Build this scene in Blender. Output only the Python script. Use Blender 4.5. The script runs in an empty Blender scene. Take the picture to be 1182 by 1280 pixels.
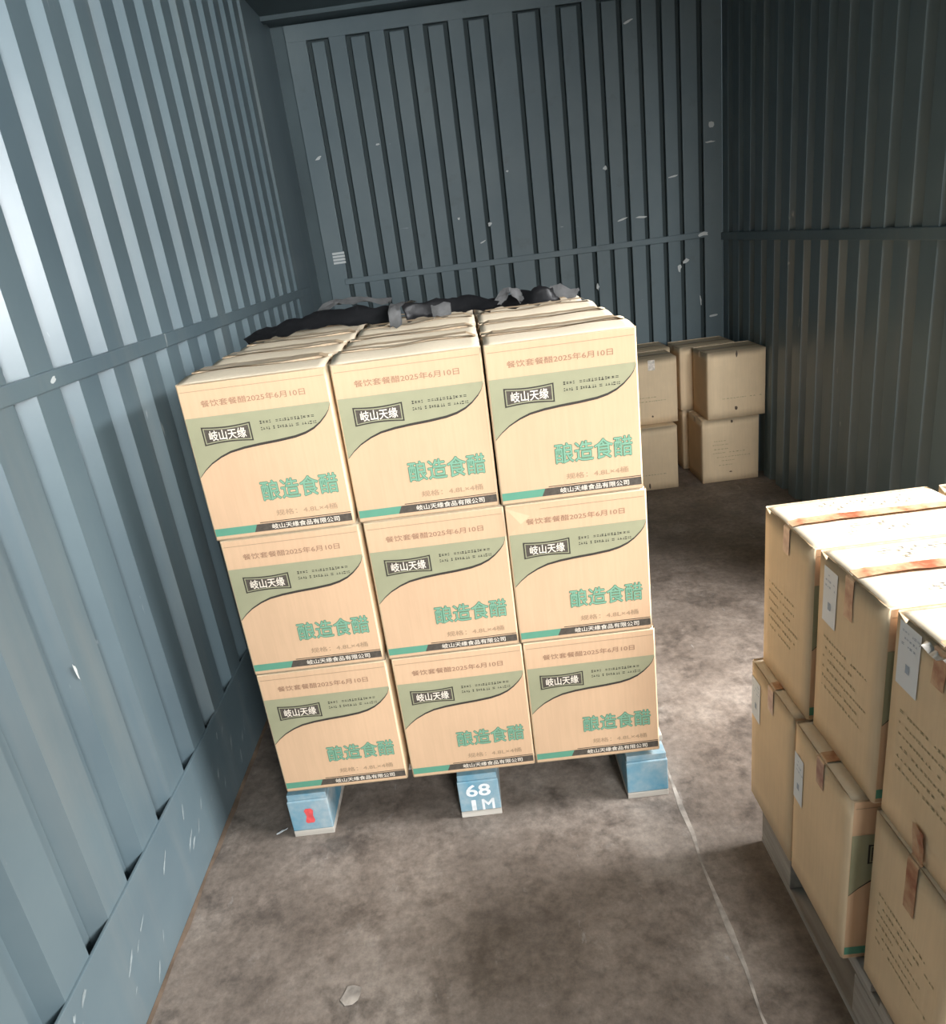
import bpy, bmesh, math, random
from mathutils import Vector, Matrix
random.seed(7)
S = bpy.context.scene
COL = S.collection

# ------------------------------------------------------------------ camera
F_PX, YAW, PITCH, ROLL = 917.74, -0.02568, 0.35575, -0.13275
CAM = Vector((0.83443, 0.0, 1.4146))
fw = Vector((math.sin(YAW)*math.cos(PITCH), math.cos(YAW)*math.cos(PITCH), -math.sin(PITCH)))
rt = Vector((math.cos(YAW), -math.sin(YAW), 0))
up = rt.cross(fw)
rt2 = rt*math.cos(ROLL) + up*math.sin(ROLL)
up2 = -rt*math.sin(ROLL) + up*math.cos(ROLL)
cd = bpy.data.cameras.new('camera')
cam = bpy.data.objects.new('camera', cd)
COL.objects.link(cam)
M = Matrix((rt2, up2, -fw)).transposed().to_4x4()
M.translation = CAM
cam.matrix_world = M
cd.sensor_fit = 'VERTICAL'
cd.sensor_height = 36.0
cd.lens = 36.0*F_PX/1280.0
cd.clip_start = 0.02
S.camera = cam

# ------------------------------------------------------------------ light
W = bpy.data.worlds.new('world')
S.world = W
W.use_nodes = True
bg = W.node_tree.nodes['Background']
bg.inputs['Color'].default_value = (0.86, 0.93, 1.0, 1)
bg.inputs['Strength'].default_value = 0.12


def area(name, loc, target, sx, sy, power, color, spread=180):
    d = bpy.data.lights.new(name, 'AREA')
    d.shape = 'RECTANGLE'
    d.size, d.size_y = sx, sy
    d.energy = power
    d.color = color
    d.spread = math.radians(spread)
    o = bpy.data.objects.new(name, d)
    COL.objects.link(o)
    o.location = loc
    o.rotation_euler = (Vector(target)-Vector(loc)).to_track_quat('-Z', 'Y').to_euler()
    return o


# high daylight reaching in under the header of the open loading side, beside the second pallet
area('daylight_side', (4.2, 0.80, 3.35), (0.2, 1.25, 0.3), 2.3, 1.6, 535, (0.975, 0.985, 1.0))
# daylight reaching in under the header of the open end behind the viewer
area('daylight_end', (2.45, -4.0, 2.6), (1.3, 3.0, 0.6), 1.6, 2.2, 330, (0.955, 0.985, 1.0))
area('upper_wall_fill', (1.55, -1.02, 1.65), (0.0, 1.5, 2.35), 1.0, 0.8, 20, (0.97, 0.985, 1.0), spread=66)  # added narrow-beam fill that brightens the upper left wall, not a real source

S.view_settings.view_transform = 'Standard'
S.view_settings.look = 'None'
S.view_settings.gamma = 1.0
S.view_settings.use_curve_mapping = False
S.view_settings.exposure = 0.45
S.cycles.max_bounces = 8
S.cycles.diffuse_bounces = 5


# ------------------------------------------------------------------ materials
def new_mat(name):
    m = bpy.data.materials.new(name)
    m.use_nodes = True
    nt = m.node_tree
    b = nt.nodes['Principled BSDF']
    return m, nt, b


def node(nt, typ, **kw):
    n = nt.nodes.new(typ)
    for k, v in kw.items():
        setattr(n, k, v)
    return n


def noise(nt, vec, scale, detail=4, rough=0.55, dist=0.0):
    n = node(nt, 'ShaderNodeTexNoise')
    n.inputs['Scale'].default_value = scale
    n.inputs['Detail'].default_value = detail
    n.inputs['Roughness'].default_value = rough
    n.inputs['Distortion'].default_value = dist
    if vec is not None:
        nt.links.new(vec, n.inputs['Vector'])
    return n.outputs['Fac']


def mapped(nt, scale=(1, 1, 1), rot=(0, 0, 0)):
    t = node(nt, 'ShaderNodeTexCoord')
    mp = node(nt, 'ShaderNodeMapping')
    mp.inputs['Scale'].default_value = scale
    mp.inputs['Rotation'].default_value = rot
    nt.links.new(t.outputs['Object'], mp.inputs['Vector'])
    return mp.outputs['Vector']


def ramp(nt, fac, stops):
    r = node(nt, 'ShaderNodeValToRGB')
    e = r.color_ramp.elements
    while len(e) < len(stops):
        e.new(0.5)
    for i, (p, c) in enumerate(stops):
        e[i].position = p
        e[i].color = (c, c, c, 1) if not hasattr(c, '__len__') else (*c[:3], 1)
    nt.links.new(fac, r.inputs['Fac'])
    return r.outputs['Color']


def mix(nt, fac, a, b, blend='MIX'):
    n = node(nt, 'ShaderNodeMix', data_type='RGBA', blend_type=blend)
    for sock, v in ((n.inputs['Factor'], fac), (n.inputs['A'], a), (n.inputs['B'], b)):
        if hasattr(v, 'is_linked') or isinstance(v, bpy.types.NodeSocket):
            nt.links.new(v, sock)
        elif hasattr(v, '__len__'):
            sock.default_value = (*v[:3], 1)
        else:
            sock.default_value = v
    return n.outputs['Result']


def bump(nt, b, h, strength, dist=0.01):
    n = node(nt, 'ShaderNodeBump')
    n.inputs['Strength'].default_value = strength
    n.inputs['Distance'].default_value = dist
    nt.links.new(h, n.inputs['Height'])
    nt.links.new(n.outputs['Normal'], b.inputs['Normal'])


def mat_plain(name, col, rough=0.6, metal=0.0, var=0.0, scale=20, spec=0.3):
    m, nt, b = new_mat(name)
    b.inputs['Roughness'].default_value = rough
    b.inputs['Metallic'].default_value = metal
    b.inputs['Specular IOR Level'].default_value = spec
    if var:
        f = noise(nt, mapped(nt), scale)
        lo = tuple(c*(1-var) for c in col)
        hi = tuple(min(1, c*(1+var)) for c in col)
        nt.links.new(ramp(nt, f, [(0.3, lo), (0.7, hi)]), b.inputs['Base Color'])
    else:
        b.inputs['Base Color'].default_value = (*col, 1)
    return m


def mat_kraft(name, col, var=0.10):
    m, nt, b = new_mat(name)
    b.inputs['Roughness'].default_value = 0.78
    b.inputs['Specular IOR Level'].default_value = 0.22
    v = mapped(nt)
    big = noise(nt, v, 6, 3)
    fib = noise(nt, mapped(nt, (140, 140, 9)), 1.0, 2)
    c = ramp(nt, big, [(0.3, tuple(x*(1-var) for x in col)), (0.7, tuple(min(1, x*(1+var*0.6)) for x in col))])
    c = mix(nt, 0.14, c, ramp(nt, fib, [(0.35, tuple(x*0.7 for x in col)), (0.65, col)]))
    nt.links.new(c, b.inputs['Base Color'])
    bump(nt, b, fib, 0.12, 0.001)
    return m


def mat_wall():
    m, nt, b = new_mat('blue_container_paint')
    v = mapped(nt)
    big = noise(nt, v, 1.6, 5, 0.6)
    c = ramp(nt, big, [(0.30, (0.102, 0.146, 0.170)), (0.72, (0.144, 0.194, 0.212))])
    # vertical grime runs
    run = noise(nt, mapped(nt, (9, 9, 0.7)), 1.0, 5, 0.6)
    c = mix(nt, ramp(nt, run, [(0.52, 0.0), (0.80, 0.45)]), c, (0.22, 0.235, 0.225))
    # pale scratches
    sc = noise(nt, mapped(nt, (26, 26, 7), (0.5, 0.35, 0.3)), 1.0, 3, 0.5, 0.4)
    sp = noise(nt, v, 2.2, 2)
    k = mix(nt, 1.0, ramp(nt, sc, [(0.71, 0.0), (0.755, 0.75)]), ramp(nt, sp, [(0.50, 0.0), (0.60, 1.0)]), 'MULTIPLY')
    c = mix(nt, k, c, (0.55, 0.58, 0.56))
    # rust
    ru = noise(nt, mapped(nt, (5, 5, 2.2)), 1.0, 6, 0.7)
    c = mix(nt, ramp(nt, ru, [(0.69, 0.0), (0.78, 0.30)]), c, (0.20, 0.125, 0.08))
    nt.links.new(c, b.inputs['Base Color'])
    b.inputs['Roughness'].default_value = 0.34
    b.inputs['Specular IOR Level'].default_value = 0.5
    bump(nt, b, noise(nt, v, 14, 4), 0.12, 0.004)
    return m


def mat_rear():
    m, nt, b = new_mat('grey_blue_end_wall_paint')
    v = mapped(nt)
    big = noise(nt, v, 1.8, 5, 0.6)
    c = ramp(nt, big, [(0.30, (0.096, 0.140, 0.160)), (0.72, (0.146, 0.190, 0.202))])
    d = noise(nt, v, 7, 5, 0.65)
    c = mix(nt, ramp(nt, d, [(0.60, 0.0), (0.75, 0.5)]), c, (0.085, 0.105, 0.108))
    sc = noise(nt, mapped(nt, (9, 9, 40), (0.1, 0.25, 0)), 1.0, 3, 0.5, 0.3)
    sp = noise(nt, v, 2.6, 2)
    k = mix(nt, 1.0, ramp(nt, sc, [(0.73, 0.0), (0.77, 0.7)]), ramp(nt, sp, [(0.55, 0.0), (0.62, 1.0)]), 'MULTIPLY')
    c = mix(nt, k, c, (0.6, 0.62, 0.6))
    nt.links.new(c, b.inputs['Base Color'])
    b.inputs['Roughness'].default_value = 0.55
    return m


def mat_floor():
    m, nt, b = new_mat('dirty_brown_floor')
    v = mapped(nt)
    a = noise(nt, v, 3.0, 10, 0.66, 0.15)
    c = ramp(nt, a, [(0.30, (0.095, 0.074, 0.059)), (0.50, (0.170, 0.137, 0.112)), (0.70, (0.270, 0.228, 0.192))])
    st = noise(nt, mapped(nt, (1, 1, 1), (0, 0, 0.6)), 6.5, 9, 0.70, 0.2)
    c = mix(nt, ramp(nt, st, [(0.36, 0.6), (0.48, 0.0)]), c, (0.058, 0.047, 0.040))
    pale = noise(nt, v, 12, 8, 0.74, 0.2)
    c = mix(nt, ramp(nt, pale, [(0.60, 0.0), (0.76, 0.45)]), c, (0.33, 0.30, 0.27))
    fine = noise(nt, v, 42, 6, 0.75)
    c = mix(nt, 0.55, c, ramp(nt, fine, [(0.30, 0.25), (0.70, 0.95)]), 'OVERLAY')
    # light scuffs along the loading direction
    sc = noise(nt, mapped(nt, (22, 7, 1), (0, 0, 0.7)), 1.0, 5, 0.65, 0.2)
    c = mix(nt, ramp(nt, sc, [(0.66, 0.0), (0.74, 0.5)]), c, (0.42, 0.40, 0.37))
    nt.links.new(c, b.inputs['Base Color'])
    nt.links.new(ramp(nt, st, [(0.35, 0.42), (0.6, 0.75)]), b.inputs['Roughness'])
    bump(nt, b, noise(nt, v, 24, 8, 0.7), 0.25, 0.004)
    return m


def mat_wood(name, c0, c1, rough=0.8, axis=(3, 40, 40)):
    m, nt, b = new_mat(name)
    f = noise(nt, mapped(nt, axis), 1.0, 5, 0.6)
    nt.links.new(ramp(nt, f, [(0.3, c0), (0.7, c1)]), b.inputs['Base Color'])
    b.inputs['Roughness'].default_value = rough
    bump(nt, b, f, 0.2, 0.003)
    return m


def mat_blue():
    m, nt, b = new_mat('worn_blue_pallet_paint')
    f = noise(nt, mapped(nt), 9, 5, 0.65)
    c = ramp(nt, f, [(0.32, (0.10, 0.30, 0.42)), (0.50, (0.24, 0.38, 0.45)), (0.66, (0.42, 0.49, 0.51))])
    nt.links.new(c, b.inputs['Base Color'])
    b.inputs['Roughness'].default_value = 0.6
    return m


def mat_redtape():
    m, nt, b = new_mat('red_printed_tape')
    f = noise(nt, mapped(nt), 24, 4, 0.6)
    nt.links.new(ramp(nt, f, [(0.38, (0.30, 0.10, 0.05)), (0.52, (0.46, 0.25, 0.14)), (0.66, (0.58, 0.38, 0.23))]), b.inputs['Base Color'])
    b.inputs['Roughness'].default_value = 0.3
    return m


MT = {
    'wall': mat_wall(), 'rear': mat_rear(), 'floor': mat_floor(),
    'ceil': mat_plain('dark_ceiling_paint', (0.075, 0.105, 0.115), 0.6, var=0.2, scale=2),
    'groove': mat_plain('shaded_groove', (0.05, 0.068, 0.072), 0.8),  # shade inside the end wall grooves, put into a darker colour
    'kraft': mat_kraft('kraft_cardboard', (0.76, 0.575, 0.37)),
    'kraft2': mat_kraft('grey_kraft_cardboard', (0.76, 0.59, 0.39)),
    'face': mat_kraft('peach_printed_face', (0.66, 0.435, 0.27), 0.05),
    'flap': mat_kraft('pale_flap_cardboard', (0.72, 0.61, 0.455)),
    'cut': mat_plain('corrugated_cut_edge', (0.62, 0.49, 0.34), 0.9, var=0.2, scale=90),
    'sage': mat_plain('sage_green_ink', (0.33, 0.32, 0.20), 0.7, var=0.05),
    'black': mat_plain('black_ink', (0.045, 0.038, 0.030), 0.7),
    'grey': mat_plain('brown_black_ink', (0.085, 0.070, 0.055), 0.7, var=0.25, scale=120),
    'teal': mat_plain('teal_ink', (0.115, 0.31, 0.21), 0.65, var=0.06),
    'mint': mat_plain('mint_text_ink', (0.20, 0.38, 0.26), 0.65),
    'dkgreen': mat_plain('dark_green_outline_ink', (0.10, 0.21, 0.13), 0.7),
    'white': mat_plain('white_ink', (0.82, 0.72, 0.60), 0.7),
    'brownink': mat_plain('faded_brown_ink', (0.34, 0.195, 0.12), 0.75),
    'faint': mat_plain('faint_print_ink', (0.40, 0.27, 0.165), 0.75),
    'sideink': mat_plain('faded_green_grey_ink', (0.30, 0.26, 0.15), 0.75),
    'topink': mat_plain('grey_top_ink', (0.20, 0.17, 0.13), 0.75),
    'redtape': mat_redtape(),
    'tape': mat_plain('clear_brown_tape', (0.55, 0.40, 0.25), 0.28, var=0.1, spec=0.5),
    'shiny': mat_plain('crinkled_clear_tape', (0.75, 0.68, 0.60), 0.15, var=0.3, scale=80, spec=0.7),
    'dtape': mat_plain('dark_torn_tape', (0.10, 0.07, 0.05), 0.4, var=0.4, scale=60),
    'paper': mat_plain('white_sticker_paper', (0.72, 0.76, 0.80), 0.5),
    'bluegrey': mat_plain('blue_grey_sticker_print', (0.33, 0.40, 0.50), 0.6),
    'blue': mat_blue(),
    'palewood': mat_wood('pale_weathered_wood', (0.40, 0.36, 0.31), (0.66, 0.61, 0.54)),
    'greywood': mat_wood('grey_pallet_wood', (0.25, 0.22, 0.19), (0.46, 0.42, 0.37), axis=(40, 3, 40)),
    'whitepaint': mat_plain('chipped_white_paint', (0.78, 0.80, 0.80), 0.6, var=0.15, scale=40),
    'redpaint': mat_plain('red_paint_mark', (0.75, 0.10, 0.10), 0.6, var=0.2, scale=60),
    'strapblack': mat_plain('black_strap_plastic', (0.018, 0.018, 0.020), 0.42, var=0.2, spec=0.5),
    'strapgrey': mat_plain('grey_strap_sheen', (0.20, 0.20, 0.20), 0.5, var=0.2),  # reflected sheen on the black straps, put into a flat grey
    'seam': mat_plain('pale_seam_dust', (0.34, 0.30, 0.26), 0.85, var=0.6, scale=18),
    'rust': mat_plain('rusty_edge', (0.17, 0.12, 0.085), 0.85, var=0.35, scale=14),
    'scuff': mat_plain('dull_grey_scuff', (0.27, 0.315, 0.325), 0.6, var=0.2, scale=60),
    'chip': mat_plain('bare_metal_chip', (0.60, 0.63, 0.62), 0.55),
}


# ------------------------------------------------------------------ mesh helpers
class MB:
    """collects geometry with several materials into one mesh"""
    def __init__(self):
        self.bm = bmesh.new()
        self.mats = []

    def mi(self, key):
        if key not in self.mats:
            self.mats.append(key)
        return self.mats.index(key)

    def quad(self, pts, key):
        f = self.bm.faces.new([self.bm.verts.new(p) for p in pts])
        f.material_index = self.mi(key)
        return f

    def box(self, x0, x1, y0, y1, z0, z1, key, bev=0.0):
        vs = [self.bm.verts.new((x, y, z)) for x in (x0, x1) for y in (y0, y1) for z in (z0, z1)]
        fs = []
        for idx in ((0, 1, 3, 2), (4, 6, 7, 5), (0, 4, 5, 1), (2, 3, 7, 6), (0, 2, 6, 4), (1, 5, 7, 3)):
            f = self.bm.faces.new([vs[i] for i in idx])
            f.material_index = self.mi(key)
            fs.append(f)
        if bev:
            es = list({e for f in fs for e in f.edges})
            r = bmesh.ops.bevel(self.bm, geom=es, offset=bev, segments=2, affect='EDGES', profile=0.6)
            for f in r['faces']:
                f.material_index = self.mi(key)

    def grid(self, fn, nu, nv, key):
        vs = [[self.bm.verts.new(fn(i/nu, j/nv)) for i in range(nu+1)] for j in range(nv+1)]
        k = self.mi(key)
        out = []
        for j in range(nv):
            for i in range(nu):
                f = self.bm.faces.new((vs[j][i], vs[j][i+1], vs[j+1][i+1], vs[j+1][i]))
                f.material_index = k
                out.append(f)
        return out

    def mesh(self, name, smooth=False):
        me = bpy.data.meshes.new(name)
        self.bm.normal_update()
        self.bm.to_mesh(me)
        self.bm.free()
        for k in self.mats:
            me.materials.append(MT[k])
        if smooth:
            for p in me.polygons:
                p.use_smooth = True
        return me


def link(name, me, parent=None, loc=None):
    o = bpy.data.objects.new(name, me)
    COL.objects.link(o)
    if parent is not None:
        o.parent = parent
    if loc is not None:
        o.location = loc
    return o


def tag(o, label, cat, group=None):
    o['label'] = label
    o['category'] = cat
    if group:
        o['group'] = group
    return o


def struct(o):
    o['kind'] = 'structure'
    return o


def solid(name, me_builder, thick, key_smooth=False):
    pass


GLYPH = {}


def text_polys(s, off=0.0):
    """flat glyph mesh of a string, normalised to a unit-high box: returns verts, faces, width/height"""
    if (s, off) in GLYPH:
        return GLYPH[(s, off)]
    c = bpy.data.curves.new('lettering', 'FONT')
    c.body = s
    c.size = 1.0
    c.offset = off
    c.resolution_u = 3
    o = bpy.data.objects.new('lettering', c)
    COL.objects.link(o)
    dg = bpy.context.evaluated_depsgraph_get()
    me = bpy.data.meshes.new_from_object(o.evaluated_get(dg))
    vs = [v.co.copy() for v in me.vertices]
    fs = [tuple(p.vertices) for p in me.polygons if p.normal.z > -0.5]
    bpy.data.objects.remove(o)
    bpy.data.curves.remove(c)
    bpy.data.meshes.remove(me)
    GLYPH[(s, off)] = (vs, fs)
    return vs, fs


def put_text(mb, s, u0, u1, v0, v1, key, fn, bold=0.0):
    """lettering stretched into the box (u0,v0)-(u1,v1); bold thickens the strokes; fn(u, v) gives the 3D point"""
    vs, fs = text_polys(s)
    if not vs:
        return
    xa, xb = min(v.x for v in vs), max(v.x for v in vs)
    ya, yb = min(v.y for v in vs), max(v.y for v in vs)
    k = mb.mi(key)
    shifts = [(0, 0)] if not bold else [(bold*math.cos(q*math.pi/4), bold*math.sin(q*math.pi/4)) for q in range(8)]
    for n, (dx, dy) in enumerate(shifts):
        lift = Vector((0, -1.5e-5*n, 0))
        bv = [mb.bm.verts.new(Vector(fn(u0+(v.x+dx-xa)/(xb-xa)*(u1-u0), v0+(v.y+dy-ya)/(yb-ya)*(v1-v0)))+lift) for v in vs]
        for f in fs:
            mb.bm.faces.new([bv[i] for i in f]).material_index = k


def strip(mb, pts_lo, pts_hi, key, fn):
    lo = [mb.bm.verts.new(fn(*p)) for p in pts_lo]
    hi = [mb.bm.verts.new(fn(*p)) for p in pts_hi]
    k = mb.mi(key)
    for i in range(len(lo)-1):
        mb.bm.faces.new((lo[i], lo[i+1], hi[i+1], hi[i])).material_index = k


def rect(mb, u0, u1, v0, v1, key, fn, n=8):
    strip(mb, [(u0+(u1-u0)*i/n, v0) for i in range(n+1)], [(u0+(u1-u0)*i/n, v1) for i in range(n+1)], key, fn)


def dashes(mb, rnd, u0, u1, v, hgt, key, fn, unit=0.012, gap=0.35, fill=0.85):
    """a line of print too small to read"""
    u = u0
    while u < u1:
        L = unit*rnd.uniform(0.5, 1.3)
        if rnd.random() < fill:
            a = rnd.uniform(0.55, 1.0)*hgt
            m = rnd.random()
            rect(mb, u, u+L*0.85, v-a*0.5, v-a*0.5+a*0.3, key, fn, 1)
            if m < 0.7:
                rect(mb, u, u+L*0.85, v+a*0.2, v+a*0.5, key, fn, 1)
            if m > 0.3:
                rect(mb, u+L*0.3, u+L*0.55, v-a*0.5, v+a*0.5, key, fn, 1)
        u += L*(1+gap)


# ------------------------------------------------------------------ the container
LX, RX, YB, YF, ZC = 0.0, 2.35, 4.478, -1.0, 2.56
SIDE_Y = 2.12          # the loading side is open from the near end up to here


def corrugated(y0, y1, z0, z1, side, phase=1.577, pitch=0.167):
    """side = +1: wall whose room side faces +x at x=0; -1: mirrored"""
    mb = MB()
    prof = []
    k = math.floor((y0-phase)/pitch)-1
    D = 0.034
    while phase+k*pitch < y1+pitch:
        b = phase+k*pitch
        prof += [(b, 0.0), (b+0.088, 0.0), (b+0.100, -D), (b+pitch-0.022, -D)]
        k += 1
    pts = []
    for i, (y, x) in enumerate(prof):
        if y0 <= y <= y1:
            if not pts and i:
                ya, xa = prof[i-1]
                pts.append((y0, xa+(x-xa)*(y0-ya)/(y-ya)))
            pts.append((y, x))
        elif y > y1 and pts:
            ya, xa = prof[i-1]
            if ya < y1:
                pts.append((y1, xa+(x-xa)*(y1-ya)/(y-ya)))
            break
    nz = 6
    for t in (0.0, -0.004):
        vs = [[mb.bm.verts.new((side*(x+t), y, z0+(z1-z0)*j/nz)) for y, x in pts] for j in range(nz+1)]
        for j in range(nz):
            for i in range(len(pts)-1):
                q = (vs[j][i], vs[j][i+1], vs[j+1][i+1], vs[j+1][i])
                f = mb.bm.faces.new(q if (t == 0) == (side < 0) else q[::-1])
                f.material_index = mb.mi('wall')
    return mb


# floor
mb = MB()
mb.box(-0.08, RX+0.08, YF, YB+0.1, -0.06, 0.0, 'floor')
floor = struct(link('floor', mb.mesh('floor')))
mb = MB()
rs = random.Random(3)
xs = [1.222+rs.uniform(-0.004, 0.004) for _ in range(61)]
ys = [YF+0.1+(YB-YF-0.2)*i/60 for i in range(61)]
for i in range(60):
    wa, wb = 0.0046+0.0026*math.sin(i*1.7), 0.0046+0.0026*math.sin((i+1)*1.7)
    mb.quad([(xs[i]-wa, ys[i], 0.0008), (xs[i]+wa, ys[i], 0.0008), (xs[i+1]+wb, ys[i+1], 0.0008), (xs[i+1]-wb, ys[i+1], 0.0008)], 'seam')
struct(link('floor_seam', mb.mesh('floor_seam'), floor))

# left wall
wl = struct(link('wall_left', corrugated(YF, 3.9, 0.0, ZC, 1).mesh('wall_left')))
mb = MB()
mb.box(-0.02, 0.0, 3.9, YB+0.05, 0, ZC, 'wall')
struct(link('corner_post', mb.mesh('corner_post'), wl))
mb = MB()
mb.box(-0.001, 0.006, YF, YB, 0.0, 0.272, 'wall', 0.002)
bl = struct(link('baseboard_left', mb.mesh('baseboard_left')))
mb = MB()
n = 70
ptsa, ptsb = [], []
for i in range(n+1):
    y = YF+0.05+(YB-YF-0.1)*i/n
    wv = 0.004+0.006*abs(math.sin(i*0.9))+rs.uniform(0, 0.008)
    ptsa.append((0.0062, y))
    ptsb.append((0.0062+wv, y))
strip(mb, ptsa, ptsb, 'rust', lambda x, y: (x, y, 0.0012))
struct(link('rust_line', mb.mesh('rust_line'), bl))
def chips(spots, key, place):
    m = MB()
    for (a, b, w, h, t) in spots:
        rr = random.Random(int(a*1000+b*77))
        ring = []
        for q in range(9):
            ang = 2*math.pi*q/9
            r = rr.uniform(0.4, 1.0)
            px, pz = math.cos(ang)*w*0.5*r, math.sin(ang)*h*0.5*r
            ring.append(place(a+px*math.cos(t)-pz*math.sin(t), b+px*math.sin(t)+pz*math.cos(t)))
        m.quad(ring, key)
    return m


sk = random.Random(17)
link('scuff_marks', chips([(sk.uniform(0.85, 1.95), sk.uniform(0.03, 0.25), sk.uniform(0.02, 0.07), sk.uniform(0.004, 0.014), sk.uniform(0.5, 1.3)) for _ in range(26)],
                          'scuff', lambda y, z: (0.0066, y, z)).mesh('scuff_marks'), bl)
link('scuff_marks', chips([(1.24, 0.73, 0.012, 0.05, 0.1), (1.47, 1.255, 0.03, 0.012, 0.3)], 'chip',
                          lambda y, z: (0.0088 if z > 1.2 else 0.0006, y, z)).mesh('scuff_marks'), wl)
mb = MB()
mb.box(-0.001, 0.008, YF, 4.2, 1.236, 1.273, 'wall', 0.003)
struct(link('trim_1', mb.mesh('trim_1')))

# right wall beyond the loading opening, its header and the jamb
me = corrugated(SIDE_Y, YB, 0.0, ZC, -1, phase=1.50, pitch=0.160).mesh('wall_right')
wr = struct(link('wall_right', me, None, (RX, 0, 0)))
mb = MB()
mb.box(RX-0.008, RX+0.02, SIDE_Y, YB, 1.222, 1.262, 'wall', 0.003)
struct(link('trim_2', mb.mesh('trim_2')))
mb = MB()
mb.box(RX, RX+0.05, SIDE_Y-0.05, SIDE_Y, 0, ZC, 'wall', 0.004)
mb.box(RX, RX+0.05, YF, SIDE_Y-0.05, 2.14, ZC, 'wall', 0.004)
mb.box(-0.02, RX+0.05, YF-0.05, YF, 2.28, ZC, 'wall', 0.004)
struct(link('trim_3', mb.mesh('trim_3')))

# far end wall: flat strips parted by narrow deep grooves, framed
mb = MB()
edges = [0.192, 0.285, 0.399, 0.500, 0.603, 0.707, 0.808, 0.914, 1.019, 1.127, 1.278, 1.397, 1.503, 1.613, 1.715, 1.818, 1.922, 2.026, 2.122, 2.235]
G, DP = 0.013, 0.035
ZT = 2.478
bounds = [0.072]+edges+[RX]
mb.box(-0.05, RX+0.05, YB+DP, YB+DP+0.03, 0, ZC, 'groove')
for i in range(len(bounds)-1):
    a = bounds[i]+(G if i else 0)
    b = bounds[i+1]-(G if i < len(bounds)-2 else 0)
    capped = i % 2 == 1
    zt = ZT-0.012 if capped else ZT+0.001
    bow = 0.0
    mb.box(a, b, YB+(0.006 if capped else 0.0), YB+DP, 0.0, zt, 'rear', 0.003)
mb.box(0.072, RX, YB, YB+DP, ZT, 2.556, 'rear', 0.003)
wb = struct(link('wall_back', mb.mesh('wall_back')))
mb = MB()
mb.box(0.0, 0.071, YB+0.02, YB+0.06, 0, ZC, 'ceil')
struct(link('corner_gap', mb.mesh('corner_gap'), wb))
mb = MB()
mb.box(0.16, 2.25, YB-0.007, YB+0.004, 1.246, 1.279, 'rear', 0.003)
struct(link('trim_4', mb.mesh('trim_4')))
mb = MB()
for (x, z, w, h, a) in ((0.135, 1.92, .05, .02, .5), (0.47, 1.95, .03, .012, .2), (1.86, 2.36, .07, .016, .3), (2.29, 1.82, .045, .045, 0),
                        (2.285, 1.74, .075, .012, 0), (1.78, 1.40, .10, .016, .25), (1.90, 1.40, .10, .014, -.05), (2.08, 1.59, .09, .012, .1),
                        (1.70, 1.68, .03, .03, 0), (2.10, 1.10, .03, .06, 0), (2.14, 1.13, .05, .035, .3), (2.22, 0.90, .012, .07, .1),
                        (2.29, .80, .075, .018, .1), (1.03, 1.47, .03, .025, .6), (0.98, 1.38, .05, .012, .3), (1.62, 1.05, .02, .05, 0),
                        (1.16, 1.73, .02, .012, 0), (1.63, .92, .04, .02, 0), (2.235, 1.265, .09, .03, 0), (0.86, 1.52, .02, .02, 0)):
    rr = random.Random(int(x*1000))
    m = 9
    ring = []
    for q in range(m):
        t = 2*math.pi*q/m
        r = rr.uniform(0.45, 1.0)
        px, pz = math.cos(t)*w*0.5*r, math.sin(t)*h*0.5*r
        ring.append((x+px*math.cos(a)-pz*math.sin(a), YB-0.0012-(0.0075 if 1.24 < z < 1.29 else 0), z+px*math.sin(a)+pz*math.cos(a)))
    mb.quad(ring, 'chip')
for k in range(4):   # small white notice by the frame
    mb.box(0.115, 0.185, YB-0.0016, YB-0.0002, 1.365+k*0.017, 1.365+k*0.017+0.012, 'chip')
struct(link('paint_chips', mb.mesh('paint_chips'), wb))

# closed door leaf added out of view to keep end light off the left gap
mb = MB()
mb.box(0.0, 1.02, YF-0.045, YF, 0.02, 2.28, 'wall', 0.004)
for k in range(5):
    mb.box(0.10+k*0.18, 0.19+k*0.18, YF, YF+0.02, 0.10, 2.20, 'wall', 0.006)
struct(link('light_blocker_1', mb.mesh('light_blocker_1')))

# ceiling with shallow cross ribs
mb = MB()
mb.box(-0.08, RX+0.08, YF, YB+0.1, ZC, ZC+0.04, 'ceil')
for k in range(14):
    y = YF+0.25+k*0.42
    mb.box(0, RX, y, y+0.06, ZC-0.02, ZC, 'ceil')
struct(link('ceiling', mb.mesh('ceiling')))

# ------------------------------------------------------------------ cartons
CW, CD, CH = 0.314, 0.209, 0.350


def bulge(A, s, t):
    return A*math.sin(math.pi*min(1, max(0, s)))*math.sin(math.pi*min(1, max(0, t)))


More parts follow.
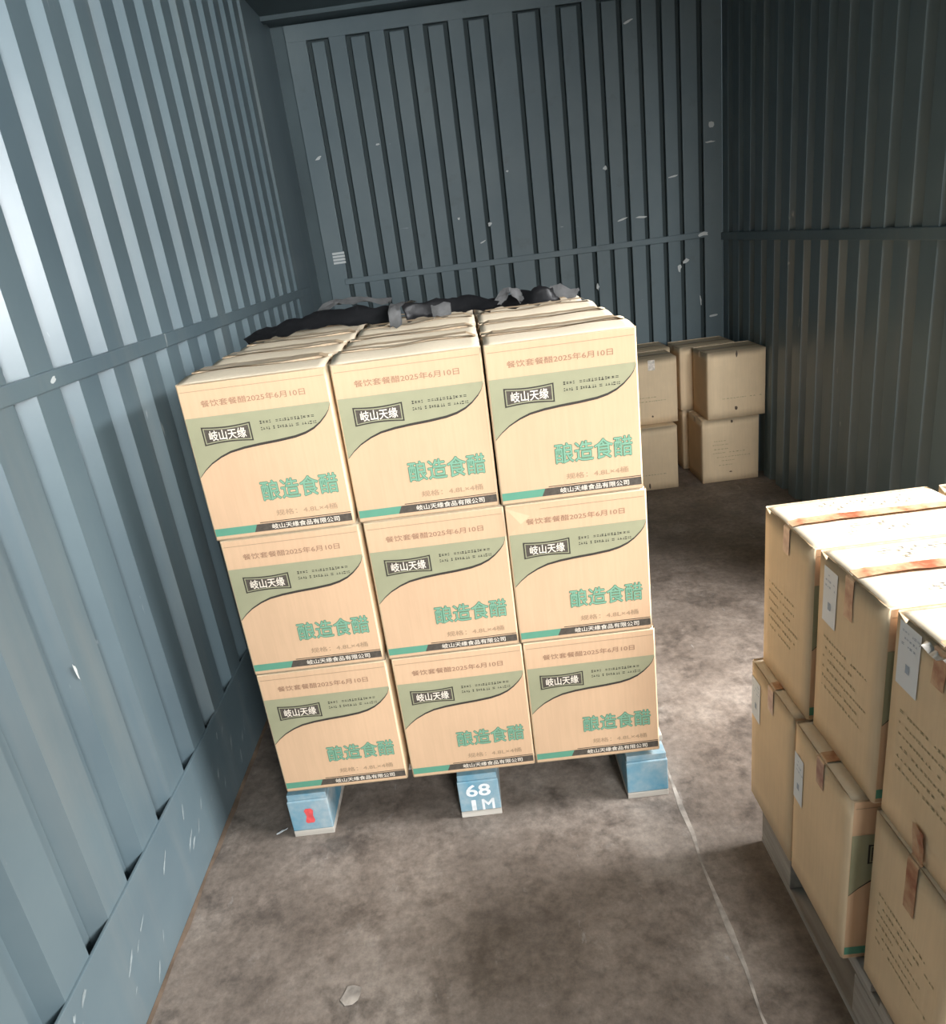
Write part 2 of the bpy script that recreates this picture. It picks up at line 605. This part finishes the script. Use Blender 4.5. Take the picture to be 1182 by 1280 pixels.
def body_mesh(w, d, h, A, key, seed):
    """open-topped shell with rounded upright edges, gently swollen sides"""
    rnd = random.Random(seed)
    mb = MB()
    r = 0.0035
    ring = []
    nseg = 8
    sides = [((-w/2, -d/2), (w/2, -d/2), (0, -1)), ((w/2, -d/2), (w/2, d/2), (1, 0)),
             ((w/2, d/2), (-w/2, d/2), (0, 1)), ((-w/2, d/2), (-w/2, -d/2), (-1, 0))]
    for si, (a, b, nrm) in enumerate(sides):
        L = math.hypot(b[0]-a[0], b[1]-a[1])
        for i in range(nseg+1):
            s = (r+(L-2*r)*i/nseg)/L
            ring.append((a[0]+(b[0]-a[0])*s, a[1]+(b[1]-a[1])*s, nrm, s))
    nz = 8
    dent = [rnd.uniform(-0.0015, 0.0015) for _ in range(4)]
    rows = []
    for j in range(nz+1):
        t = j/nz
        row = []
        for (x, y, nrm, s) in ring:
            si = [(0, -1), (1, 0), (0, 1), (-1, 0)].index(nrm)
            o = bulge(A, s, t)
            row.append(mb.bm.verts.new((x+nrm[0]*o, y+nrm[1]*o, h*t)))
        rows.append(row)
    n = len(ring)
    k = mb.mi(key)
    kf = mb.mi('cut')
    for j in range(nz):
        for i in range(n):
            f = mb.bm.faces.new((rows[j][i], rows[j][(i+1) % n], rows[j+1][(i+1) % n], rows[j+1][i]))
            f.material_index = k
            f.smooth = True
    mb.bm.faces.new(rows[0][::-1]).material_index = k
    lid = [mb.bm.verts.new((x*0.99, y*0.99, h-0.009)) for (x, y, _, _) in ring]
    top = rows[-1]
    for i in range(n):
        mb.bm.faces.new((top[i], top[(i+1) % n], lid[(i+1) % n], lid[i])).material_index = kf
    mb.bm.faces.new(lid).material_index = k
    return mb.mesh('carton_body')


def flap_mesh(w, d, h, sgn, rise, seed, key):
    """one long top flap, hinged on the front (sgn -1) or back (+1) edge, meeting at the middle seam"""
    rnd = random.Random(seed)
    mb = MB()
    ph, a1, a2 = rnd.uniform(0, 6), rnd.uniform(0.3, 1.0), rnd.uniform(0.2, 0.8)
    th = 0.004

    def fn(top):
        def f(u, v):
            x = (-0.5+u)*(w-0.003)
            y = sgn*(d/2-0.0025-v*(d/2-0.0035))
            wv = rise*(0.75*math.sin(v*math.pi*0.62)+0.22*a1*math.sin(u*7+ph)*v+0.25*a2*math.sin(u*13+ph*2)*(0.35+v*0.4))
            edge = -0.0025*max(0, 1-v*9)
            return (x, y, h-th-0.0005+edge+wv+(th if top else 0))
        return f
    faces = []
    nu, nv = 18, 7
    k = mb.mi(key)
    kc = mb.mi('cut')
    grids = []
    for top in (False, True):
        f = fn(top)
        grids.append([[mb.bm.verts.new(f(i/nu, j/nv)) for i in range(nu+1)] for j in range(nv+1)])
    for gi, g in enumerate(grids):
        for j in range(nv):
            for i in range(nu):
                q = (g[j][i], g[j][i+1], g[j+1][i+1], g[j+1][i])
                ff = mb.bm.faces.new(q if (gi == 1) == (sgn < 0) else q[::-1])
                ff.material_index = k
                ff.smooth = True
    a, b = grids
    rim = [(0, i) for i in range(nu)]
    loop = [(0, i) for i in range(nu)]+[(j, nu) for j in range(nv)]+[(nv, i) for i in range(nu, 0, -1)]+[(j, 0) for j in range(nv, 0, -1)]
    for q in range(len(loop)):
        j0, i0 = loop[q]
        j1, i1 = loop[(q+1) % len(loop)]
        mb.bm.faces.new((a[j0][i0], a[j1][i1], b[j1][i1], b[j0][i0])).material_index = kc
    bmesh.ops.recalc_face_normals(mb.bm, faces=mb.bm.faces)
    return mb.mesh('top_flap')


def front_print_mesh(w, d, h, A):
    mb = MB()

    def lay(off):
        def fn(u, v):
            return (-w/2+u*w, -d/2-off-bulge(A, u, v), v*h)
        return fn
    L0, L1, L2, L3 = lay(0.0004), lay(0.0008), lay(0.0012), lay(0.0016)
    mb.grid(lambda a, b: L0(0.012+a*0.976, 0.008+b*0.984), 8, 8, 'face')
    rect(mb, 0.02, 0.98, 0.951, 0.955, 'faint', L1)
    ctrl = [(0.012, 0.425), (0.06, 0.468), (0.115, 0.506), (0.19, 0.542), (0.262, 0.566), (0.36, 0.582), (0.47, 0.592), (0.60, 0.600),
            (0.717, 0.611), (0.79, 0.626), (0.85, 0.648), (0.90, 0.678), (0.945, 0.716), (0.97, 0.745), (0.988, 0.785)]
    strip(mb, ctrl, [(u, 0.795) for u, v in ctrl], 'sage', L1)
    th = [0.004+0.012*math.sin(math.pi*min(1, i/14)) for i in range(15)]
    strip(mb, [(u, v-t*0.6) for (u, v), t in zip(ctrl, th)], [(u, v+t*0.4) for (u, v), t in zip(ctrl, th)], 'black', L2)
    put_text(mb, '餐饮套餐醋2025年6月10日', 0.14, 0.84, 0.853, 0.893, 'brownink', L1, 0.008)
    # framed emblem with pinched sides
    def emblem(g, key, L):
        u0, u1, v0, v1 = 0.10+g, 0.435-g, 0.618+g*0.9, 0.735-g*0.9
        lo, hi = [], []
        for i in range(13):
            s = i/12
            pinch = 0.010*math.sin(math.pi*s)
            side = 0
            lo.append((u0+(u1-u0)*s, v0+pinch))
            hi.append((u0+(u1-u0)*s, v1-pinch))
        strip(mb, lo, hi, key, L)
    emblem(0.0, 'black', L2)
    emblem(0.010, 'sage', lay(0.0014))
    emblem(0.017, 'grey', L3)
    put_text(mb, '岐山天缘', 0.145, 0.395, 0.645, 0.707, 'white', lay(0.0020), 0.014)
    rnd = random.Random(11)
    dashes(mb, rnd, 0.50, 0.87, 0.722, 0.020, 'black', L2, 0.018, 0.3)
    dashes(mb, rnd, 0.50, 0.87, 0.683, 0.020, 'black', L2, 0.018, 0.3)
    put_text(mb, '酿造食醋', 0.405, 0.935, 0.228, 0.355, 'dkgreen', L1, 0.036)
    put_text(mb, '酿造食醋', 0.405, 0.935, 0.228, 0.355, 'mint', L2, 0.006)
    put_text(mb, '规格：4.8L×4桶', 0.47, 0.90, 0.120, 0.158, 'faint', L1, 0.010)
    rect(mb, 0.34, 0.988, 0.084, 0.089, 'black', L1)
    strip(mb, [(0.012, 0.028), (0.29, 0.028)], [(0.012, 0.078), (0.315, 0.078)], 'teal', L1)
    n = 8
    strip(mb, [(0.29+0.698*i/n, 0.028) for i in range(n+1)], [(0.315+0.673*i/n, 0.078) for i in range(n+1)], 'grey', L1)
    put_text(mb, '岐山天缘食品有限公司', 0.42, 0.90, 0.036, 0.070, 'white', L2, 0.010)
    return mb.mesh('printed_front')


def tape_mesh(w, d, h, rise, wid, key, drop, seed, crumple=0.0):
    """tape along the top seam that folds down over both ends"""
    rnd = random.Random(seed)
    mb = MB()
    prof = [(-w/2-0.0022, h-drop), (-w/2-0.0022, h-drop*0.5), (-w/2-0.0022, h-0.004), (-w/2+0.004, h+0.0012+rise*0.45)]
    n = 14
    prof += [(-w/2+0.004+(w-0.008)*i/n, None) for i in range(1, n)]
    prof += [(w/2-0.004, h+0.0012+rise*0.45), (w/2+0.0022, h-0.004), (w/2+0.0022, h-drop*0.5), (w/2+0.0022, h-drop)]
    L, R = [], []
    for x, z in prof:
        if z is None:
            z = h+0.0022+rise*1.12+rnd.uniform(0, crumple)
        jl, jr = rnd.uniform(-1, 1)*crumple, rnd.uniform(-1, 1)*crumple
        L.append(mb.bm.verts.new((x, -wid/2+jl, z)))
        R.append(mb.bm.verts.new((x, wid/2+jr, z)))
    k = mb.mi(key)
    for i in range(len(prof)-1):
        mb.bm.faces.new((L[i], L[i+1], R[i+1], R[i])).material_index = k
    return mb.mesh('sealing_tape')


def side_print_mesh(w, d, h, A, seed, tape_key, big=True):
    """print, notes and tape ends on the narrow left side"""
    rnd = random.Random(seed)
    mb = MB()

    def lay(off):
        return lambda u, v: (-w/2-off-bulge(A, u, v), d/2-u*d, v*h)
    L = lay(0.0006)
    for i in range(6):
        v = 0.58-i*0.055
        dashes(mb, rnd, 0.14, 0.14+rnd.uniform(0.45, 0.72), v, 0.014, 'sideink', L, 0.035, 0.25, 0.9)
    return mb.mesh('side_print')


def sticker_mesh(w, d, h, A, u0, u1, v0, v1, seed):
    rnd = random.Random(seed)
    mb = MB()

    def lay(off):
        return lambda u, v: (-w/2-off-bulge(A, u, v), d/2-u*d, v*h)
    mb.grid(lambda a, b: lay(0.0012)(u0+a*(u1-u0), v0+b*(v1-v0)), 3, 3, 'paper')
    for q in range(3):
        v = v1-(v1-v0)*(0.12+0.10*q)
        dashes(mb, rnd, u0+(u1-u0)*0.15, u0+(u1-u0)*0.85, v, 0.010, 'bluegrey', lay(0.0017), 0.03, 0.2, 0.7)
    um, vm = (u0+u1)/2, v0+(v1-v0)*0.34
    rect(mb, um-0.02, um+0.025, vm-0.02, vm+0.02, 'bluegrey', lay(0.0017), 1)
    return mb.mesh('sticker')


def top_print_mesh(w, d, h, rise, seed):
    rnd = random.Random(seed)
    mb = MB()
    fn = lambda u, v: (-w/2+u*w, -d/2+v*d, h+0.0022+rise*1.15)
    for base in (0.24, 0.76):
        for dv in (-0.055, 0.055):
            dashes(mb, rnd, 0.26, 0.80, base+dv, 0.055, 'topink', fn, 0.045, 0.55, 0.8)
    return mb.mesh('top_print')


CACHE = {}


def cached(key, fn):
    if key not in CACHE:
        CACHE[key] = fn()
    return CACHE[key]


def carton(name, label, x, y, z, group, rot=0.0, variant=0, printed=True, loose=False, tape='tape', tall=1.0, kraft='kraft', tilt=0.0,
           side=None, sticker=None, dims=None, topprint=False, drop=0.05):
    w, d, h = dims or (CW, CD, CH)
    h *= tall
    A = (0.0012, 0.0020, 0.0004)[variant % 3]
    rise = (0.011, 0.014, 0.009)[variant % 3] if loose else 0.0
    if loose == 'low':
        rise = 0.003
    key = (w, d, round(h, 4), variant, kraft)
    root = bpy.data.objects.new(name, None)
    COL.objects.link(root)
    root.location = (x, y, z)
    root.rotation_euler = (tilt, 0, rot)
    tag(root, label, 'box', group)
    link('body', cached(('b', key), lambda: body_mesh(w, d, h, A, kraft, variant)), root)
    fk = 'flap' if printed else kraft
    for sg in (-1, 1):
        link('top_flap', cached(('f', key, sg, rise, fk), lambda: flap_mesh(w, d, h, sg, rise, variant*7+sg+3, fk)), root)
    link('sealing_tape', cached(('t', key, rise, tape, drop), lambda: tape_mesh(w, d, h, rise, 0.040 if printed and tape == 'tape' else 0.026, tape, drop, variant, 0.0015 if loose else 0.0)), root)
    if printed:
        link('printed_front', cached(('p', key), lambda: front_print_mesh(w, d, h, A)), root)
    if side:
        link('side_print', cached(('s', key, side), lambda: side_print_mesh(w, d, h, A, side, tape)), root)
    if sticker:
        o = link('sticker', sticker_mesh(w, d, h, A, *sticker, variant+5), root)
        o['label'] = 'white paper sticker with grey-blue print'
    if topprint:
        link('top_print', cached(('tp', key, rise, variant), lambda: top_print_mesh(w, d, h, rise, variant+50)), root)
    return root


# ------------------------------------------------------------------ pallets
def pallet(name, label, x0, x1, y0, y1, ztop, paint, edge, xs_blocks, bw, group=None, deck='palewood', block_y=None, deck_in=0.0):
    root = bpy.data.objects.new(name, None)
    COL.objects.link(root)
    root.location = ((x0+x1)/2, (y0+y1)/2, 0)
    tag(root, label, 'pallet', group)
    ox, oy = root.location.x, root.location.y
    nb = 7
    L = (y1-y0)
    bd = L/nb*0.80
    for i in range(nb):
        ya = y0+deck_in+(L-deck_in-bd)*i/(nb-1)-oy
        m = MB()
        m.box(x0-ox, x1-ox, ya, ya+bd, ztop-0.018, ztop, deck, 0.002)
        link('deck_board', m.mesh('deck_board'), root)
    out = []
    for bx in xs_blocks:
        m = MB()
        m.box(bx-bw/2-ox, bx+bw/2-ox, y0-oy, y1-oy, 0.0, 0.018, edge, 0.002)
        link('bottom_skid', m.mesh('bottom_skid'), root)
        m = MB()
        m.box(bx-bw/2-ox+0.002, bx+bw/2-ox-0.002, y0+0.004-oy, y1-0.004-oy, ztop-0.036, ztop-0.0185, paint, 0.002)
        link('stringer_board', m.mesh('stringer_board'), root)
        for ya, yb in (block_y or ((y0, y0+0.145), ((y0+y1)/2-0.07, (y0+y1)/2+0.07), (y1-0.145, y1))):
            m = MB()
            m.box(bx-bw/2-ox, bx+bw/2-ox, ya-oy, yb-oy, 0.0185, ztop-0.0365, paint, 0.003)
            out.append(link('block', m.mesh('block'), root))
    return root, out


# ------------------------------------------------------------------ blue pallet with its load
PZ = 0.150
YS = 1.519
pal, blocks = pallet('pallet', 'blue painted wooden pallet under the printed carton stack', 0.216, 1.205, 1.527, 2.45, PZ, 'blue', 'palewood',
                     (0.270, 0.714, 1.151), 0.106, deck_in=0.05)
# stencilled marks on the near ends of the blocks
ox, oy = pal.location.x, pal.location.y
for bx, kind in ((0.270, 'red'), (0.714, 'num')):
    m = MB()
    base = lambda u, v: (bx-0.053+u*0.106-ox, 1.5262-oy, 0.020+v*0.09)
    if kind == 'red':
        pts = [(0.36, 0.30), (0.40, 0.24), (0.56, 0.25), (0.60, 0.33), (0.57, 0.50), (0.60, 0.68), (0.55, 0.76), (0.42, 0.76), (0.37, 0.69), (0.41, 0.50)]
        m.quad([base(*q) for q in pts], 'redpaint')
    else:
        put_text(m, '68', 0.20, 0.78, 0.52, 0.92, 'whitepaint', base, 0.02)
        put_text(m, '1', 0.30, 0.38, 0.02, 0.38, 'whitepaint', base, 0.02)
        put_text(m, 'M', 0.55, 0.84, 0.02, 0.38, 'whitepaint', base, 0.02)
    b = blocks[0 if kind == 'red' else 3]
    link('painted_mark', m.mesh('painted_mark'), b)

GRP = 'printed cartons on the blue pallet'
POS = {  # column x centre, layer base z, per front carton
    ('A', 3): (0.376, 0.855), ('B', 3): (0.698, 0.855), ('C', 3): (1.017, 0.855),
    ('A', 2): (0.382, 0.503), ('B', 2): (0.706, 0.503), ('C', 2): (1.023, 0.503),
    ('A', 1): (0.384, 0.151), ('B', 1): (0.711, 0.151), ('C', 1): (1.028, 0.151)}
CN = {'A': 'left', 'B': 'middle', 'C': 'right'}
LN = {3: 'top', 2: 'middle', 1: 'bottom'}
ORD = {1: 'second', 2: 'third', 3: 'fourth'}
rp = random.Random(21)
for (c, l), (cx, cz) in POS.items():
    for r in range(4):
        if r == 0:
            lab = f'printed brown carton facing us, {CN[c]} column, {LN[l]} layer of the blue pallet load'
            if l == 2 and c == 'C':
                lab = 'printed carton with creased upper corner, right column, middle layer of the blue pallet load'
        elif l == 3:
            lab = f'pale-topped carton {ORD[r]} from the front, top layer, {CN[c]} column of the blue pallet load'
        else:
            lab = 'brown carton hidden behind the printed front cartons, lower layers of blue pallet load'
        vy = YS+CD/2+0.0045+r*(CD+0.011)
        bx = carton('printed_carton', lab, cx+(rp.uniform(-0.003, 0.003) if r else 0), vy+(rp.uniform(0, 0.003) if r else (0.004 if (c, l) == ('B', 3) else 0)),
               cz, GRP if (r == 0 or l == 3) else 'hidden cartons of the blue pallet load', rot=rp.uniform(-0.004, 0.004), variant=rp.randrange(3) if r else 'ABC'.index(c),
               loose=(l == 3), tall=1.0, side=None)
        if r == 0 and (c, l) == ('C', 2):
            m = MB()
            q = lambda u, v, o: (-CW/2+u*CW, -CD/2-0.0022-o, v*CH)
            m.quad([q(0.004, 0.985, 0.0015), q(0.004, 0.80, 0.002), q(0.10, 0.87, 0.0032), q(0.17, 0.915, 0.0005)], 'face')
            m.quad([q(0.004, 0.985, 0.0015), q(0.17, 0.915, 0.0005), q(0.30, 0.985, 0.0008)], 'face')
            link('creased_corner', m.mesh('creased_corner'), bx)['label'] = 'dented pale carton corner'

# ------------------------------------------------------------------ crumpled straps over the back of the load


def ribbon(name, label, pts, wid, key, tilt, group, seed, thick=0.0025):
    """pts: (x, y, z) of the middle line; wid: width; tilt: how far each cross-section turns up (radians)"""
    rnd = random.Random(seed)
    m = MB()
    P = [Vector(p) for p in pts]
    rows = []
    sub = 5
    Q, TL = [], []
    for i in range(len(P)-1):
        p0, p1, p2, p3 = P[max(0, i-1)], P[i], P[i+1], P[min(len(P)-1, i+2)]
        for s in range(sub):
            t = s/sub
            Q.append(0.5*((2*p1)+(-p0+p2)*t+(2*p0-5*p1+4*p2-p3)*t*t+(-p0+3*p1-3*p2+p3)*t**3))
            TL.append(tilt[i]+(tilt[i+1]-tilt[i])*t)
    Q.append(P[-1])
    TL.append(tilt[-1])
    nv = 4
    for i, q in enumerate(Q):
        a = (Q[min(i+1, len(Q)-1)]-Q[max(i-1, 0)]).normalized()
        side = Vector((0, 0, 1)).cross(a).normalized()
        upv = a.cross(side)
        dirv = side*math.cos(TL[i])+upv*math.sin(TL[i])
        row = []
        for j in range(nv+1):
            w = (j/nv-0.5)*wid
            cr = 0.006*math.sin(j*2.1+i*0.8+seed)*rnd.uniform(0.3, 1)
            row.append(m.bm.verts.new(q+dirv*w+Vector((0, 0, cr))))
        rows.append(row)
    k = m.mi(key)
    for i in range(len(rows)-1):
        for j in range(nv):
            f = m.bm.faces.new((rows[i][j], rows[i][j+1], rows[i+1][j+1], rows[i+1][j]))
            f.material_index = k
            f.smooth = True
    bmesh.ops.solidify(m.bm, geom=m.bm.faces[:], thickness=thick)
    o = link(name, m.mesh(name))
    return tag(o, label, 'strap', group)


SG = 'straps lying over the back of the load'
ribbon('strap', 'crumpled black strap lying over the back of the left column of the load',
       [(0.215, 2.10, 1.222), (0.267, 2.14, 1.232), (0.304, 2.15, 1.236), (0.361, 2.15, 1.244), (0.42, 2.16, 1.250), (0.491, 2.15, 1.250), (0.553, 2.14, 1.246), (0.595, 2.13, 1.240), (0.634, 2.12, 1.240)],
       0.052, 'strapblack', [0.3, 0.5, 0.7, 0.8, 0.9, 1.1, 1.2, 1.2, 1.2], SG, 2)
ribbon('strap', 'thin sheen-grey strap blade lying behind the black strap on the left column',
       [(0.40, 2.22, 1.262), (0.45, 2.24, 1.284), (0.50, 2.24, 1.286), (0.56, 2.24, 1.280), (0.62, 2.22, 1.270)], 0.030, 'strapgrey', [0.2, 0.6, 0.5, 0.4, 0.3], SG, 9)
ribbon('strap', 'sheen-grey flat strap end folded down over the middle column of the load',
       [(0.690, 2.18, 1.264), (0.655, 2.10, 1.268), (0.646, 2.03, 1.264), (0.646, 2.018, 1.236), (0.645, 2.010, 1.216)], 0.034, 'strapgrey', [0, 0, 0, 0, 0], SG, 3)
ribbon('strap', 'black strap standing on edge over the back of the middle column',
       [(0.665, 2.10, 1.240), (0.703, 2.13, 1.243), (0.758, 2.15, 1.240), (0.813, 2.15, 1.244), (0.865, 2.14, 1.240), (0.915, 2.10, 1.228)], 0.046, 'strapblack', [1.3, 1.2, 1.2, 1.1, 0.9, 0.4], SG, 4)
ribbon('strap', 'short sheen-grey strap fold leaning on the black strap of the middle column',
       [(0.742, 2.08, 1.236), (0.765, 2.075, 1.240), (0.795, 2.08, 1.238)], 0.036, 'strapgrey', [1.2, 1.1, 1.3], SG, 6)
ribbon('strap', 'small sheen-grey strap hump at the left of the right column top',
       [(0.925, 2.14, 1.232), (0.945, 2.15, 1.252), (0.965, 2.15, 1.262), (0.985, 2.15, 1.248), (1.0, 2.14, 1.232)], 0.028, 'strapgrey', [0.8, 0.8, 0.7, 0.8, 0.8], SG, 7)
ribbon('strap', 'black strap loop lying over the back of the right column of the load',
       [(0.90, 2.17, 1.228), (0.95, 2.17, 1.232), (1.0, 2.14, 1.236), (1.03, 2.12, 1.240), (1.07, 2.12, 1.240), (1.095, 2.14, 1.232)], 0.046, 'strapblack', [0.4, 0.8, 1.1, 1.2, 1.2, 0.8], SG, 5)
ribbon('strap', 'flat sheen-grey strap end pointing right on the right column top',
       [(1.075, 2.15, 1.246), (1.10, 2.14, 1.243), (1.13, 2.13, 1.234), (1.145, 2.12, 1.228)], 0.040, 'strapgrey', [0.9, 0.9, 0.7, 0.6], SG, 8)

# ------------------------------------------------------------------ second pallet on the right
pal2, _ = pallet('pallet', 'weathered grey wooden pallet under the plain stack on the right', 1.375, 2.33, 0.50, 1.345, PZ, 'greywood', 'greywood',
                 (1.425, 1.85, 2.28), 0.10, deck='greywood', block_y=((0.78, 0.925), (0.5, 0.6), (1.19, 1.345)))
G2 = 'cartons stacked on the right pallet'
T2 = 0.503
carton('printed_carton', 'plain-sided brown carton at the far left corner, top layer of the right stack', 1.369+CW/2, 1.236, T2, G2, variant=0, tape='redtape', loose='low',
       side=4, topprint=True, drop=0.055)
carton('printed_carton', 'carton with white sticker beside red tape, second from far end, right stack top layer', 1.376+CW/2, 1.019, T2, G2, variant=1, tape='redtape',
       loose='low', side=6, sticker=(0.10, 0.32, 0.66, 0.95), topprint=True, drop=0.075)
near = carton('printed_carton', 'nearest brown carton with white sticker, top layer of the right stack', 1.384+CW/2, 0.803, T2, G2, variant=2, tape='redtape',
       loose='low', side=8, sticker=(0.06, 0.30, 0.69, 0.98), topprint=True, drop=0.06)
m = MB()
rk = random.Random(5)
m.grid(lambda a, b: (-CW/2-0.004-0.012*a*(b > 0.5)*rk.uniform(0.3, 1)+0.05*(1-b), -0.05+0.085*a, CH+0.004+0.010*rk.uniform(0, 1)-0.022*b), 9, 4, 'shiny')
link('crumpled_tape', m.mesh('crumpled_tape'), near)['label'] = 'crinkled clear tape end'
m = MB()
m.grid(lambda a, b: (-CW/2-0.0035-0.002*rk.uniform(0, 1), -0.016+0.026*a+0.006*b, 0.004+0.05*b), 3, 4, 'redtape')
link('torn_tape', m.mesh('torn_tape'), near)
carton('printed_carton', 'brown carton with sticker at the far left corner, bottom layer of the right stack', 1.350+CW/2, 1.246, PZ+0.001, G2, variant=0, tape='redtape',
       sticker=(0.02, 0.24, 0.62, 0.90), drop=0.06)
carton('printed_carton', 'carton showing green-printed front edge, second from far end, right stack bottom layer', 1.350+CW/2, 1.030, PZ+0.001, G2, variant=1, tape='redtape',
       sticker=(0.02, 0.20, 0.52, 0.82), drop=0.06)
carton('printed_carton', 'nearest brown carton in the right stack bottom layer, torn red tape on its side', 1.378+CW/2, 0.803, PZ+0.001, G2, variant=2, tape='redtape', side=9, drop=0.10)
for r, yy in enumerate((1.236, 1.019, 0.803)):
    for c in (1, 2):
        xx = 1.385+CW/2+c*(CW+0.006)
        where = ('far row', 'second row', 'nearest row')[r]
        nm = 'inner' if c == 1 else 'outermost right'
        if c == 1:
            lab = f'brown carton at the right photo edge, {where} of the right stack top layer'
        else:
            lab = f'brown carton farthest right, {where} of the right stack top layer'
        carton('printed_carton', lab, min(xx, 2.345-CW/2), yy, T2, G2, variant=(r+c) % 3, tape='redtape', loose='low', topprint=True)
        carton('printed_carton', 'brown carton hidden inside the bottom layer of the right stack', min(xx, 2.345-CW/2), yy, PZ+0.001,
               'hidden cartons of the right stack', variant=(r+c) % 3, tape='redtape')

# ------------------------------------------------------------------ plain cartons by the far end
G3 = 'plain cartons at the far end'
RD = (0.302, 0.25, 0.350)


def rear_carton(label, x0, yf, z, rot=0.0, marks=None, variant=0):
    w, d, h = RD
    r = carton('plain_carton', label, x0+w/2, yf+d/2, z, G3, rot=rot, variant=variant, printed=False, kraft='kraft2', dims=RD, loose=False, drop=0.03)
    if marks:
        rnd = random.Random(marks['seed'])
        m = MB()
        A = (0.0012, 0.0020, 0.0004)[variant % 3]
        fn = lambda u, v: (-w/2+u*w, -d/2-0.0007-bulge(A, u, v), v*h)
        for (u0, u1, v) in marks.get('lines', ()):
            dashes(m, rnd, u0, u1, v, 0.012, 'sideink', fn, 0.05, 0.12, 0.95)
        for (u, v, du, dv) in marks.get('dark', ()):
            pts = []
            for q in range(8):
                t = 2*math.pi*q/8
                pts.append(fn(u+du*math.cos(t)*rnd.uniform(0.6, 1), v+dv*math.sin(t)*rnd.uniform(0.6, 1)))
            m.quad(pts, 'dtape')
        for (u0, u1, v0, v1) in marks.get('tape', ()):
            rect(m, u0, u1, v0, v1, 'shiny', fn, 2)
        link('front_marks', m.mesh('front_marks'), r)
    return r


rear_carton('plain brown carton on the floor, lower of the two by the right wall', 2.008, 3.80, 0.0, 0.0,
            dict(seed=1, lines=[(.2, .40, .66), (.18, .42, .60), (.2, .45, .53), (.18, .75, .47), (.25, .85, .40), (.3, .55, .34), (.28, .5, .27)],
                 dark=[(.52, .95, .025, .03), (.5, .15, .03, .015)]), 1)
rear_carton('plain brown carton with torn dark tape, upper of the two by the right wall', 2.040, 3.80, 0.353, 0.0,
            dict(seed=2, dark=[(.5, .95, .02, .06), (.49, .14, .03, .04)], lines=[(.25, .9, .30)]), 0)
rear_carton('plain brown carton on the floor, half hidden by the tall pallet load', 1.572, 3.80, 0.0, 0.0, dict(seed=3, dark=[(.48, .07, .02, .05)], lines=[(.2, .8, .25)]), 0)
rear_carton('plain carton with white tape, half hidden by the tall load, upper of two', 1.598, 3.87, 0.352, 0.0,
            dict(seed=4, tape=[(.50, .62, .83, .985)], dark=[(.55, .12, .02, .02)], lines=[(.3, .6, .42), (.3, .75, .36)]), 2)
rear_carton('plain brown carton against the far wall, seen between the two front stacks', 1.975, 4.075, 0.353, 0.0, None, 1)
rear_carton('plain carton on the floor by the far wall, in the dark gap between stacks', 1.985, 4.085, 0.0, 0.0, None, 2)
rear_carton('plain brown carton against the far wall behind the white taped one', 1.640, 4.15, 0.353, 0.0, None, 0)
rear_carton('plain carton on the floor by the far wall, hidden behind the half hidden stack', 1.640, 4.15, 0.0, 0.0, None, 1)

# ------------------------------------------------------------------ litter on the floor


def scrap(name, label, cat, x, y, size, key, seed, rot=0.0, asp=1.0):
    rnd = random.Random(seed)
    m = MB()
    pts = []
    for q in range(9):
        t = 2*math.pi*q/9
        r = size*rnd.uniform(0.65, 1.0)
        pts.append((r*math.cos(t), r*math.sin(t)*asp, 0.0014+rnd.uniform(0, 0.002)))
    m.quad(pts, key)
    bmesh.ops.triangulate(m.bm, faces=m.bm.faces[:])
    bmesh.ops.solidify(m.bm, geom=m.bm.faces[:], thickness=0.0008)
    o = link(name, m.mesh(name), None, (x, y, 0.0008))
    o.rotation_euler.z = rot
    return tag(o, label, cat)


scrap('paper_scrap', 'pale torn paper scrap flattened on the floor near the left wall', 'scrap', 0.43, 1.069, 0.026, 'seam', 1)
scrap('wood_splinter', 'thin pale splinter on the floor left of the blue pallet foot', 'splinter', 0.176, 1.55, 0.018, 'whitepaint', 2, 0.6, 0.2)
